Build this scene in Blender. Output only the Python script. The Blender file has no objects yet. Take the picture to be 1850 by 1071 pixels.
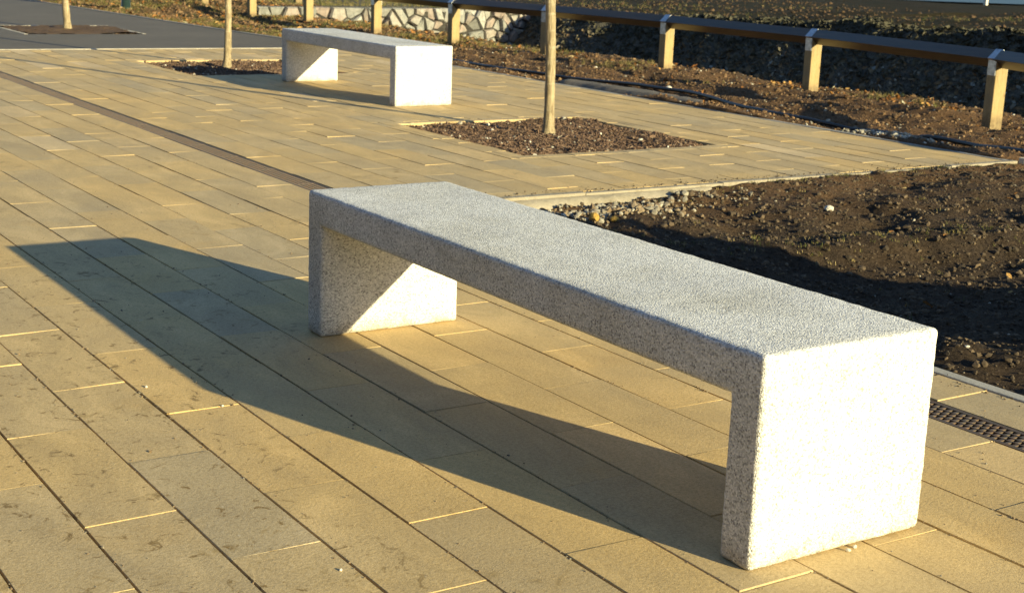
import bpy, bmesh, math, random
import numpy as np
from mathutils import Vector, Matrix, Euler, noise as mnoise

random.seed(7)
rng = np.random.default_rng(11)
scn = bpy.context.scene
COL = scn.collection
R = math.radians

# ------------------------------------------------------------------ helpers
def link(o, parent=None):
    COL.objects.link(o)
    if parent is not None:
        o.parent = parent
    return o

def tag(o, label=None, cat=None, group=None, kind=None):
    if label: o['label'] = label
    if cat: o['category'] = cat
    if group: o['group'] = group
    if kind: o['kind'] = kind
    return o

def empty(name, loc=(0, 0, 0), rz=0.0):
    o = bpy.data.objects.new(name, None)
    o.location = loc
    o.rotation_euler = (0, 0, rz)
    o.empty_display_size = 0.1
    return link(o)

def mesh_np(name, V, F, mat, parent=None, tone=None, smooth=False, nper=None):
    """V (n,3); F (m,k) fixed-size faces or list of lists"""
    me = bpy.data.meshes.new(name)
    V = np.asarray(V, dtype=np.float32)
    if isinstance(F, np.ndarray):
        m, k = F.shape
        me.vertices.add(len(V)); me.vertices.foreach_set('co', V.ravel())
        me.loops.add(m * k); me.loops.foreach_set('vertex_index', F.astype(np.int32).ravel())
        me.polygons.add(m)
        me.polygons.foreach_set('loop_start', np.arange(0, m * k, k, dtype=np.int32))
        me.update(calc_edges=True)
        me.validate()
    else:
        me.from_pydata(V.tolist(), [], F)
    if tone is not None:
        a = me.attributes.new('tone', 'FLOAT', 'FACE')
        a.data.foreach_set('value', np.asarray(tone, dtype=np.float32))
    me.polygons.foreach_set('use_smooth', np.full(len(me.polygons), smooth, dtype=bool))
    me.materials.append(mat)
    o = bpy.data.objects.new(name, me)
    return link(o, parent)

def mesh_bm(name, bm, mat, parent=None, smooth=False):
    bmesh.ops.recalc_face_normals(bm, faces=bm.faces)
    me = bpy.data.meshes.new(name)
    bm.to_mesh(me); bm.free()
    me.polygons.foreach_set('use_smooth', np.full(len(me.polygons), smooth, dtype=bool))
    me.materials.append(mat)
    o = bpy.data.objects.new(name, me)
    return link(o, parent)

def add_box(bm, c, s, rz=0.0, bevel=0.0, rot=None):
    r = bmesh.ops.create_cube(bm, size=1.0)
    vs = r['verts']
    M = Matrix.Translation(c) @ (rot if rot is not None else Matrix.Rotation(rz, 4, 'Z')) @ Matrix.Diagonal((s[0], s[1], s[2], 1))
    bmesh.ops.transform(bm, matrix=M, verts=vs)
    if bevel > 0:
        es = list({e for v in vs for e in v.link_edges})
        bmesh.ops.bevel(bm, geom=es, offset=bevel, segments=2, affect='EDGES', profile=0.6)

def tube(bm, pts, rad, seg=10, cap=True):
    rings = []
    n = len(pts)
    pts = [Vector(p) for p in pts]
    for i, p in enumerate(pts):
        a = pts[max(i - 1, 0)]; b = pts[min(i + 1, n - 1)]
        d = (b - a).normalized()
        u = d.cross(Vector((0, 0, 1)))
        if u.length < 1e-3: u = Vector((1, 0, 0))
        u.normalize(); w = d.cross(u).normalized()
        if abs(d.z) > 0.7:
            u = Vector((1, 0, 0)); u = (u - d * u.dot(d)).normalized(); w = d.cross(u)
        r = rad[i] if hasattr(rad, '__len__') else rad
        rings.append([bm.verts.new(p + (u * math.cos(t) + w * math.sin(t)) * r)
                      for t in [2 * math.pi * k / seg for k in range(seg)]])
    for i in range(n - 1):
        for k in range(seg):
            bm.faces.new((rings[i][k], rings[i][(k + 1) % seg], rings[i + 1][(k + 1) % seg], rings[i + 1][k]))
    if cap:
        bm.faces.new(rings[0][::-1]); bm.faces.new(rings[-1])

# numpy value noise --------------------------------------------------------
def _hash(ix, iy, s):
    n = (ix.astype(np.int64) * 374761393 + iy.astype(np.int64) * 668265263 + s * 1442695041) & 0xffffffff
    n = ((n ^ (n >> 13)) * 1274126177) & 0xffffffff
    n = (n ^ (n >> 16)) & 0xffffffff
    n = (n * 2246822519) & 0xffffffff
    n = n ^ (n >> 15)
    return n.astype(np.float64) / 4294967295.0 * 2 - 1

def vnoise(x, y, s=0):
    ix = np.floor(x); iy = np.floor(y)
    fx = x - ix; fy = y - iy
    fx = fx * fx * (3 - 2 * fx); fy = fy * fy * (3 - 2 * fy)
    a = _hash(ix, iy, s); b = _hash(ix + 1, iy, s); c = _hash(ix, iy + 1, s); d = _hash(ix + 1, iy + 1, s)
    return (a * (1 - fx) + b * fx) * (1 - fy) + (c * (1 - fx) + d * fx) * fy

def fbm(x, y, scale, octv=4, s=0, gain=0.5):
    x = np.asarray(x, float); y = np.asarray(y, float)
    v = 0; a = 1; f = 1.0 / scale
    for i in range(octv):
        ang = 0.6 * i + 0.3
        X = x * math.cos(ang) - y * math.sin(ang); Y = x * math.sin(ang) + y * math.cos(ang)
        v = v + a * vnoise(X * f + 17.3 * i, Y * f - 9.1 * i, s + i)
        a *= gain; f *= 2.03
    return v

def sstep(a, b, t):
    t = np.clip((t - a) / (b - a), 0, 1)
    return t * t * (3 - 2 * t)

# ------------------------------------------------------------------ materials
class Mat:
    def __init__(s, name, rough=0.85, spec=0.3):
        s.m = bpy.data.materials.new(name); s.m.use_nodes = True
        s.nt = s.m.node_tree; s.N = s.nt.nodes; s.L = s.nt.links
        s.b = s.N['Principled BSDF']
        s.b.inputs['Roughness'].default_value = rough
        s.b.inputs['Specular IOR Level'].default_value = spec
        s.tc = s.N.new('ShaderNodeTexCoord')
    def put(s, sock, v):
        if hasattr(v, 'is_output') or isinstance(v, bpy.types.NodeSocket): s.L.new(v, sock)
        elif isinstance(v, (tuple, list)) and len(v) == 3 and sock.type == 'RGBA': sock.default_value = (*v, 1)
        else: sock.default_value = v
    def noise(s, scale, detail=4, rough=0.55, vec=None, dist=0.0):
        n = s.N.new('ShaderNodeTexNoise')
        n.inputs['Scale'].default_value = scale; n.inputs['Detail'].default_value = detail
        n.inputs['Roughness'].default_value = rough; n.inputs['Distortion'].default_value = dist
        s.L.new(vec if vec is not None else s.tc.outputs['Object'], n.inputs['Vector'])
        return n.outputs['Fac']
    def voro(s, scale, out='Distance', vec=None, feature='F1', rnd=1.0):
        n = s.N.new('ShaderNodeTexVoronoi'); n.feature = feature
        n.inputs['Scale'].default_value = scale; n.inputs['Randomness'].default_value = rnd
        s.L.new(vec if vec is not None else s.tc.outputs['Object'], n.inputs['Vector'])
        return n.outputs[out]
    def mapping(s, scale=(1, 1, 1), rot=(0, 0, 0), loc=(0, 0, 0)):
        n = s.N.new('ShaderNodeMapping'); n.inputs['Scale'].default_value = scale
        n.inputs['Rotation'].default_value = rot; n.inputs['Location'].default_value = loc
        s.L.new(s.tc.outputs['Object'], n.inputs['Vector']); return n.outputs['Vector']
    def ramp(s, fac, stops, interp='LINEAR'):
        n = s.N.new('ShaderNodeValToRGB'); cr = n.color_ramp; cr.interpolation = interp
        while len(cr.elements) < len(stops): cr.elements.new(0.5)
        for e, (p, c) in zip(cr.elements, stops):
            e.position = p
            e.color = (c, c, c, 1) if not isinstance(c, (tuple, list)) else (*c, 1)
        s.L.new(fac, n.inputs['Fac']); return n.outputs['Color']
    def mix(s, a, b, fac, mode='MIX'):
        n = s.N.new('ShaderNodeMix'); n.data_type = 'RGBA'; n.blend_type = mode
        s.put(n.inputs[0], fac); s.put(n.inputs[6], a); s.put(n.inputs[7], b)
        return n.outputs[2]
    def math(s, op, a, b=0.0, clamp=False):
        n = s.N.new('ShaderNodeMath'); n.operation = op; n.use_clamp = clamp
        s.put(n.inputs[0], a); s.put(n.inputs[1], b); return n.outputs[0]
    def attr(s, name='tone'):
        n = s.N.new('ShaderNodeAttribute'); n.attribute_name = name; return n.outputs['Fac']
    def sep(s, vec=None):
        n = s.N.new('ShaderNodeSeparateXYZ'); s.L.new(vec if vec is not None else s.tc.outputs['Object'], n.inputs[0]); return n.outputs
    def color(s, v): s.put(s.b.inputs['Base Color'], v)
    def bump(s, h, strength=0.5, dist=0.01):
        n = s.N.new('ShaderNodeBump'); n.inputs['Strength'].default_value = strength
        n.inputs['Distance'].default_value = dist
        s.L.new(h, n.inputs['Height'])
        prev = s.b.inputs['Normal'].links
        if prev: s.L.new(prev[0].from_socket, n.inputs['Normal'])
        s.L.new(n.outputs['Normal'], s.b.inputs['Normal'])

def mat_slab():
    m = Mat('buff_paving', 0.8, 0.3)
    t = m.attr()
    base = m.ramp(t, [(0.0, (.50, .39, .21)), (0.3, (.59, .43, .20)), (0.6, (.66, .46, .185)), (0.85, (.71, .48, .18)), (1.0, (.76, .56, .28))])
    big = m.noise(0.9, 3, 0.5)
    base = m.mix(base, (.44, .36, .22), m.ramp(big, [(0.45, 0.0), (0.72, 0.5)]))
    warm = m.noise(2.3, 4, 0.6)
    base = m.mix(base, (.62, .37, .09), m.ramp(warm, [(0.58, 0.0), (0.78, 0.40)]))
    g = m.noise(420, 2, 0.7)
    base = m.mix(base, (.27, .20, .10), m.ramp(g, [(0.34, 0.55), (0.48, 0.0)]))
    base = m.mix(base, (.75, .62, .40), m.ramp(g, [(0.56, 0.0), (0.72, 0.5)]))
    g2 = m.noise(110, 3, 0.7)
    base = m.mix(base, m.mix(base, (.6, .55, .45), 1.0, 'MULTIPLY'), m.ramp(g2, [(0.38, 0.4), (0.56, 0.0)]))
    base = m.mix(base, (.955, .965, 1.08), 1.0, 'MULTIPLY')
    # damp blotches, clustered
    def near(cx, cy, rx, ry):
        P_ = m.sep()
        a_ = m.math('DIVIDE', m.math('SUBTRACT', P_[0], cx), rx); b_ = m.math('DIVIDE', m.math('SUBTRACT', P_[1], cy), ry)
        d_ = m.math('ADD', m.math('MULTIPLY', a_, a_), m.math('MULTIPLY', b_, b_))
        return m.math('SUBTRACT', 1.0, d_, True)
    area = m.math('ADD', near(-.95, 1.5, .55, 1.6), m.math('ADD', near(-.5, 2.6, .7, 1.1), near(-.85, .35, .35, .5)), True)
    st = m.noise(8.5, 7, 0.68, dist=1.1)
    cl = m.noise(0.85, 4, 0.6, vec=m.mapping(loc=(3.1, 1.7, 0)))
    mask = m.math('MULTIPLY', m.ramp(st, [(0.56, 0.0), (0.66, 1.0)]), m.ramp(cl, [(0.50, 0.0), (0.64, 0.9)]))
    base = m.mix(base, (.34, .235, .10), mask)
    sa = m.noise(15, 6, 0.7, dist=1.4)
    base = m.mix(base, (.25, .165, .065), m.math('MULTIPLY', m.ramp(sa, [(0.585, 0.0), (0.64, 1.0)]), m.math('MULTIPLY', area, 1.6, True)))
    sb = m.noise(5.5, 6, 0.72, dist=1.4)
    base = m.mix(base, (.36, .25, .105), m.math('MULTIPLY', m.ramp(sb, [(0.60, 0.0), (0.66, .8)]), area))
    st2 = m.noise(27, 6, 0.7, dist=2.0)
    cl2 = m.noise(1.7, 3, 0.6, vec=m.mapping(loc=(-5, 8, 0)))
    mask = m.math('MULTIPLY', m.ramp(st2, [(0.60, 0.0), (0.68, 1.0)]), m.ramp(cl2, [(0.52, 0.0), (0.66, 0.8)]))
    base = m.mix(base, (.30, .20, .085), mask)
    wash = m.noise(2.6, 7, 0.7, vec=m.mapping(scale=(1.6, .7, 1)), dist=.6)
    base = m.mix(base, m.mix(base, (.76, .77, .82), 1.0, 'MULTIPLY'), m.ramp(wash, [(0.42, 0.0), (0.66, 0.8)]))
    base = m.mix(base, m.mix(base, (1.14, 1.14, 1.18), 1.0, 'MULTIPLY'), m.ramp(wash, [(0.30, 1.0), (0.46, 0.0)]))
    # pale mortar dust specks
    d = m.noise(34, 4, 0.7, dist=0.8)
    dc = m.noise(1.6, 2, 0.5, vec=m.mapping(loc=(9, 4, 0)))
    mask2 = m.math('MULTIPLY', m.ramp(d, [(0.68, 0.0), (0.74, 0.7)]), m.ramp(dc, [(0.45, 0.0), (0.6, 1.0)]))
    base = m.mix(base, (.62, .58, .52), mask2)
    m.color(base)
    m.bump(g, 0.35, 0.0016); m.bump(g2, 0.35, 0.003)
    return m.m

def mat_bench():
    m = Mat('exposed_aggregate_concrete', 0.85, 0.25)
    c = m.voro(260, 'Color'); s = m.sep(c)
    v = m.voro(260, 'Distance')
    v2 = m.noise(330, 3, 0.75)
    g = m.ramp(s[0], [(0.0, (.30, .30, .30)), (0.10, (.46, .46, .46)), (0.25, (.66, .66, .65)), (0.6, (.78, .78, .77)), (0.85, (.92, .91, .89)), (1.0, (.96, .95, .93))])
    g = m.mix(g, (.46, .455, .45), m.ramp(v, [(0.5, 0.0), (0.85, 0.45)]))
    pores = m.noise(170, 3, 0.8)
    g = m.mix(g, (.20, .196, .19), m.ramp(pores, [(0.35, 0.6), (0.41, 0.0)]))
    soil = m.noise(3.2, 4, 0.6)
    g = m.mix(g, m.mix(g, (.88, .86, .80), 1.0, 'MULTIPLY'), m.ramp(soil, [(0.4, 0.0), (0.7, 1.0)]))
    P = m.sep(); zz = P[2]
    gn = m.noise(14, 5, 0.7)
    low = m.math('MULTIPLY', m.math('SUBTRACT', 0.055, zz), 18.0, True)
    g = m.mix(g, m.mix(g, (.62, .53, .40), 1.0, 'MULTIPLY'), m.math('MULTIPLY', low, m.ramp(gn, [(0.35, 0.15), (0.65, 1.0)])))
    st_ = m.noise(2.4, 6, 0.7, dist=.8)
    g = m.mix(g, m.mix(g, (.86, .86, .87), 1.0, 'MULTIPLY'), m.ramp(st_, [(0.46, 0.0), (0.62, 0.8)]))
    g = m.mix(g, (.96, .95, .955), 1.0, 'MULTIPLY')
    m.color(g)
    inv = m.math('SUBTRACT', 1.0, v)
    m.bump(inv, 0.75, 0.0022); m.bump(v2, 0.5, 0.002)
    return m.m

def mat_concrete(name, c1, c2, scale=6, bumpd=0.003, rough=0.9):
    m = Mat(name, rough, 0.25)
    n = m.noise(scale, 6, 0.65); f = m.noise(scale * 40, 3, 0.7)
    g = m.mix(c1, c2, m.ramp(n, [(0.35, 0.0), (0.65, 1.0)]))
    g = m.mix(g, m.mix(g, (.55, .53, .5), 1.0, 'MULTIPLY'), m.ramp(f, [(0.35, 0.6), (0.55, 0.0)]))
    m.color(g); m.bump(f, 0.5, bumpd); m.bump(n, 0.4, bumpd * 4)
    return m.m

def mat_soil(name, c1, c2, c3, speck=True, damp=True):
    m = Mat(name, 0.9, 0.15)
    a = m.noise(1.7, 6, 0.62); b = m.noise(9, 6, 0.7); f = m.noise(70, 5, 0.75); ff = m.noise(260, 3, 0.7)
    g = m.mix(c1, c2, m.ramp(a, [(0.38, 0.0), (0.62, 1.0)]))
    g = m.mix(g, c3, m.ramp(b, [(0.5, 0.0), (0.72, 0.7)]))
    g = m.mix(g, m.mix(g, (.35, .33, .32), 1.0, 'MULTIPLY'), m.ramp(f, [(0.38, 0.9), (0.55, 0.0)]))
    if speck:
        g = m.mix(g, (.34, .28, .20), m.ramp(ff, [(0.66, 0.0), (0.74, 0.8)]))
    m.color(g); m.bump(b, 0.6, 0.03); m.bump(f, 0.8, 0.012); m.bump(ff, 0.6, 0.004)
    return m.m

def mat_ground():
    m = Mat('earth', 0.92, 0.12)
    P = m.sep()
    a = m.noise(1.3, 6, 0.62); b = m.noise(8, 6, 0.7); f = m.noise(60, 5, 0.75); ff = m.noise(240, 3, 0.7)
    brown = m.mix((.26, .150, .078), (.175, .105, .06), m.ramp(a, [(0.38, 0.0), (0.62, 1.0)]))
    brown = m.mix(brown, (.21, .115, .045), m.ramp(b, [(0.52, 0.0), (0.75, 0.6)]))
    wet = m.mix((.068, .052, .040), (.092, .066, .044), m.ramp(b, [(0.4, 0.0), (0.65, 1.0)]))
    # damp topsoil in the open bed between the kerbs (y < 3.9, x < 6)
    inx = m.math('SUBTRACT', 6.4, P[0]); iny = m.math('SUBTRACT', 4.0, P[1])
    bed = m.math('MULTIPLY', m.math('MULTIPLY', inx, 0.6, True), m.math('MULTIPLY', iny, 1.0, True))
    wob = m.noise(0.8, 4, 0.6)
    bed = m.math('MULTIPLY', bed, m.ramp(wob, [(0.2, 1.0), (0.7, 0.75)]))
    g = m.mix(brown, wet, bed)
    # leafy litter in the ditch and olive turf on the rise beyond it
    dx = m.math('MULTIPLY', m.math('SUBTRACT', P[0], 8.15), 4.0, True)
    litter = m.mix((.10, .10, .085), (.17, .15, .12), m.ramp(f, [(0.42, 0.0), (0.6, 1.0)]))
    litter = m.mix(litter, (.13, .13, .12), m.ramp(m.noise(26, 5, 0.7), [(0.60, 0.0), (0.68, 0.8)]))
    g = m.mix(g, litter, dx)
    tx = m.math('MULTIPLY', m.math('SUBTRACT', P[0], 12.5), 1.6, True)
    turf = m.mix((.034, .026, .013), (.026, .025, .012), m.ramp(m.noise(0.7, 5, 0.65), [(0.38, 0.0), (0.62, 1.0)]))  # shade over the rise put into these dark colours
    turf = m.mix(turf, (.062, .040, .020), m.ramp(m.noise(3.0, 5, 0.7), [(0.5, 0.0), (0.7, 0.8)]))
    g = m.mix(g, turf, tx)
    ny = m.math('MULTIPLY', m.math('SUBTRACT', P[1], 12.5), 0.5, True)
    nx = m.math('MULTIPLY', m.math('SUBTRACT', 9.0, P[0]), 2.0, True)
    turf2 = m.mix((.20, .125, .06), (.125, .12, .045), m.ramp(m.noise(1.6, 5, 0.65), [(0.42, 0.0), (0.60, 1.0)]))
    g = m.mix(g, turf2, m.math('MULTIPLY', nx, ny))
    g = m.mix(g, m.mix(g, (.35, .33, .32), 1.0, 'MULTIPLY'), m.ramp(f, [(0.38, 0.9), (0.55, 0.0)]))
    g = m.mix(g, (.30, .25, .18), m.ramp(ff, [(0.68, 0.0), (0.75, 0.7)]))
    m.color(g); m.bump(b, 0.6, 0.04); m.bump(f, 0.9, 0.015); m.bump(ff, 0.6, 0.005)
    return m.m

def mat_tone(name, stops, rough=0.85, nscale=60, spec=0.25, bumpd=0.003, nstr=0.5):
    m = Mat(name, rough, spec)
    g = m.ramp(m.attr(), stops)
    n = m.noise(nscale, 4, 0.7)
    g = m.mix(g, m.mix(g, (.5, .48, .45), 1.0, 'MULTIPLY'), m.ramp(n, [(0.35, nstr), (0.6, 0.0)]))
    m.color(g); m.bump(n, 0.5, bumpd)
    return m.m

def mat_wood(name, c1, c2, c3=None):
    m = Mat(name, 0.75, 0.25)
    v = m.mapping(scale=(14, 14, 1.2))
    n = m.noise(3.0, 5, 0.65, vec=v, dist=0.3); f = m.noise(16, 4, 0.7, vec=v)
    g = m.mix(c1, c2, m.ramp(n, [(0.35, 0.0), (0.65, 1.0)]))
    g = m.mix(g, m.mix(g, (.55, .48, .40), 1.0, 'MULTIPLY'), m.ramp(f, [(0.36, 0.7), (0.5, 0.0)]))
    wz = m.noise(5, 5, 0.7)
    g = m.mix(g, (.22, .19, .13), m.ramp(wz, [(0.45, 0.0), (0.68, 0.55)]))
    sp = m.math('MULTIPLY', m.math('SUBTRACT', 0.10, m.sep()[2]), 9.0, True)
    g = m.mix(g, (.12, .075, .04), m.math('MULTIPLY', sp, m.ramp(m.noise(30, 4, .7), [(0.35, 0.2), (0.6, 0.9)])))
    k = m.voro(5.0, 'Distance')
    g = m.mix(g, (.16, .09, .04), m.ramp(k, [(0.04, 0.7), (0.09, 0.0)]))
    m.color(g); m.bump(f, 0.4, 0.002)
    return m.m

def mat_rail():
    m = Mat('weathered_rail_timber', 0.38, 0.6)
    v = m.mapping(scale=(16, 1.0, 16))
    n = m.noise(3.0, 5, 0.65, vec=v)
    g = m.mix((.075, .050, .028), (.035, .027, .018), m.ramp(n, [(0.35, 0.0), (0.65, 1.0)]))
    m.color(g); m.bump(n, 0.3, 0.002); return m.m

def mat_bark():
    m = Mat('smooth_tan_bark', 0.7, 0.3)
    v = m.mapping(scale=(10, 10, 1.4))
    n = m.noise(6.0, 6, 0.7, vec=v, dist=0.5); h = m.noise(5, 4, 0.6, vec=m.mapping(scale=(2, 2, 9)))
    g = m.mix((.42, .335, .21), (.20, .15, .085), m.ramp(n, [(0.38, 0.0), (0.62, 1.0)]))
    g = m.mix(g, (.50, .43, .31), m.ramp(h, [(0.55, 0.0), (0.7, 0.5)]))
    kn = m.voro(7.5, 'Distance')
    g = m.mix(g, (.10, .07, .045), m.ramp(kn, [(0.06, 0.85), (0.13, 0.0)]))
    g = m.mix(g, (.20, .14, .08), m.ramp(m.noise(9, 6, 0.8, vec=v), [(0.33, 0.7), (0.42, 0.0)]))
    g = m.mix(g, (.30, .33, .22), m.ramp(m.noise(4, 4, 0.6), [(0.55, 0.0), (0.7, 0.4)]))
    m.color(g); m.bump(n, 1.0, 0.012); return m.m

def mat_metal(name, c, rough=0.45, metallic=0.9, spot=None):
    m = Mat(name, rough, 0.5)
    m.b.inputs['Metallic'].default_value = metallic
    n = m.noise(30, 4, 0.7)
    g = m.mix(c, spot or tuple(x * .6 for x in c), m.ramp(n, [(0.4, 0.0), (0.65, 1.0)]))
    m.color(g); m.bump(n, 0.15, 0.001); return m.m

def mat_tarmac():
    m = Mat('tarmac', 0.85, 0.35)
    a = m.noise(1.2, 5, 0.6); f = m.noise(160, 3, 0.75); w = m.voro(9, 'Distance')
    g = m.mix((.125, .115, .105), (.155, .14, .128), m.ramp(a, [(0.35, 0.0), (0.65, 1.0)]))
    g = m.mix(g, (.035, .035, .038), m.ramp(f, [(0.38, 0.9), (0.52, 0.0)]))
    g = m.mix(g, (.5, .48, .45), m.ramp(w, [(0.035, 1.0), (0.06, 0.0)]))
    m.color(m.mix(g, (1.04, .98, .90), 1.0, 'MULTIPLY')); m.bump(f, 0.6, 0.005); return m.m

M = dict(
    slab=mat_slab(), bench=mat_bench(), ground=mat_ground(), tarmac=mat_tarmac(),
    joint=mat_soil('joint_grit', (.085, .062, .036), (.16, .12, .07), (.05, .038, .024)),
    pit=mat_soil('tree_pit_soil', (.165, .105, .068), (.12, .078, .055), (.20, .125, .06)),
    kerb=mat_concrete('grey_kerb_concrete', (.42, .40, .37), (.33, .31, .28), 5, .002),
    cream=mat_concrete('cream_edging', (.62, .56, .47), (.50, .44, .35), 5, .002),
    haunch=mat_concrete('cast_concrete_footing', (.40, .35, .28), (.29, .25, .19), 9, .008),
    wood=mat_wood('yellow_post_timber', (.42, .31, .16), (.33, .24, .11)),
    rail=mat_rail(), bark=mat_bark(),
    galv=mat_metal('galvanised_strap', (.62, .64, .68), 0.42, 0.85),
    iron=mat_metal('rusty_grating_iron', (.10, .078, .058), 0.6, 0.3, (.15, .09, .052)),
    dark=mat_concrete('shade_dark_concrete', (.05, .045, .04), (.03, .028, .025), 8, .002),  # near-black, shade in the channel and wall gaps put into the colour
    green=mat_metal('dark_green_paint', (.018, .035, .028), 0.3, 0.1, (.022, .04, .032)),
    rubber=mat_metal('black_plastic', (.012, .012, .014), 0.35, 0.0, (.03, .026, .022)),
    wire=mat_metal('gabion_wire', (.16, .16, .155), 0.6, 0.4),
    gstone=mat_tone('gabion_rock', [(0, (.22, .20, .18)), (.25, (.33, .26, .23)), (.5, (.34, .32, .29)), (.75, (.26, .26, .25)), (1, (.42, .40, .37))], 0.9, 14, .2, .01),
    gravel=mat_tone('loose_stone', [(0, (.16, .11, .07)), (.35, (.26, .19, .12)), (.6, (.22, .20, .17)), (.85, (.42, .38, .31)), (1, (.72, .68, .60))], 0.85, 60),
    clod=mat_tone('soil_crumb', [(0, (.05, .034, .022)), (.5, (.13, .080, .045)), (.85, (.21, .125, .065)), (1, (.28, .18, .10))], 0.95, 70),
    darkclod=mat_tone('damp_soil_crumb', [(0, (.04, .031, .024)), (.6, (.085, .062, .042)), (1, (.16, .115, .075))], 0.95, 70),
    mulch=mat_tone('bark_mulch', [(0, (.085, .052, .038)), (.4, (.135, .084, .060)), (.75, (.19, .12, .08)), (.93, (.25, .18, .13)), (1, (.42, .36, .29))], 0.9, 50),
    leaf=mat_tone('dead_leaf', [(0, (.10, .045, .018)), (.4, (.24, .10, .03)), (.7, (.36, .17, .05)), (.9, (.42, .27, .10)), (1, (.42, .40, .30))], 0.8, 40, .2),
    litter=mat_tone('ditch_litter', [(0, (.05, .05, .035)), (.35, (.16, .14, .10)), (.65, (.26, .17, .09)), (.85, (.28, .30, .28)), (1, (.60, .62, .60))], 0.85, 40, .2),
    grass=mat_tone('dry_winter_grass', [(0, (.06, .075, .018)), (.4, (.13, .13, .035)), (.75, (.26, .20, .075)), (1, (.42, .33, .16))], 0.7, 40, .2),
    pebble=mat_concrete('pebble_stone', (.74, .70, .62), (.60, .55, .47), 60, .002),
    ochre=mat_concrete('ochre_stone', (.52, .33, .08), (.38, .23, .06), 30, .004),
    plate=mat_metal('maker_plate', (.70, .68, .62), 0.4, 0.0, (.6, .58, .52)),
    ink=mat_metal('plate_mark', (.28, .26, .22), 0.5, 0.0),
)

# ------------------------------------------------------------------ world, sun, camera
SUN = Vector((0.294, -0.922, 0.253)).normalized()
elev = math.asin(SUN.z)
w = bpy.data.worlds.new('World'); scn.world = w; w.use_nodes = True
nt = w.node_tree
sky = nt.nodes.new('ShaderNodeTexSky'); sky.sky_type = 'NISHITA'; sky.sun_disc = False
sky.sun_elevation = elev
sky.sun_rotation = math.atan2(SUN.x, SUN.y)
sky.air_density = 1.0; sky.dust_density = 0.2; sky.ozone_density = 3.0
nt.links.new(sky.outputs[0], nt.nodes['Background'].inputs['Color'])
nt.nodes['Background'].inputs['Strength'].default_value = 0.083
sl = bpy.data.lights.new('sun', 'SUN'); sl.energy = 5.0; sl.angle = R(0.5); sl.color = (1.0, 0.88, 0.49)
so = bpy.data.objects.new('sun', sl); link(so); so.location = SUN * 60
so.rotation_euler = SUN.to_track_quat('Z', 'Y').to_euler()

cam = bpy.data.cameras.new('camera'); cam.sensor_width = 36; cam.lens = 36 * 2610.5 / 1850
cam.clip_start = 0.05; cam.clip_end = 2000
cam.dof.use_dof = True; cam.dof.focus_distance = 4.0; cam.dof.aperture_fstop = 11
co = bpy.data.objects.new('camera', cam); link(co)
co.location = (-1.886, -1.962, 1.195); co.rotation_euler = (1.334, -0.037, -0.575)
scn.camera = co
scn.view_settings.view_transform = 'Standard'; scn.view_settings.look = 'None'
scn.view_settings.exposure = 1.08; scn.view_settings.gamma = 1

# ------------------------------------------------------------------ terrain height
KX0, KX1 = 1.485, 1.535          # near kerb
FY0, FY1 = 3.885, 3.935          # front kerb of the wider paving
BX0, BX1 = 5.715, 5.765          # back kerb
TY0, TY1 = 13.20, 13.26          # edging between paving and tarmac

def tar_edge(y):                 # right-hand edge of the tarmac
    return np.interp(y, [13.2, 16.2, 21.8, 40.0, 80], [5.74, 5.45, 5.12, 4.1, 2.0])

def lip(y):
    return 8.22 + 0.22 * np.asarray(fbm(y, y * 0 + 3.3, 3.1, 3, 41)) - 0.18 * sstep(7.5, 4.5, np.asarray(y, float))

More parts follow.
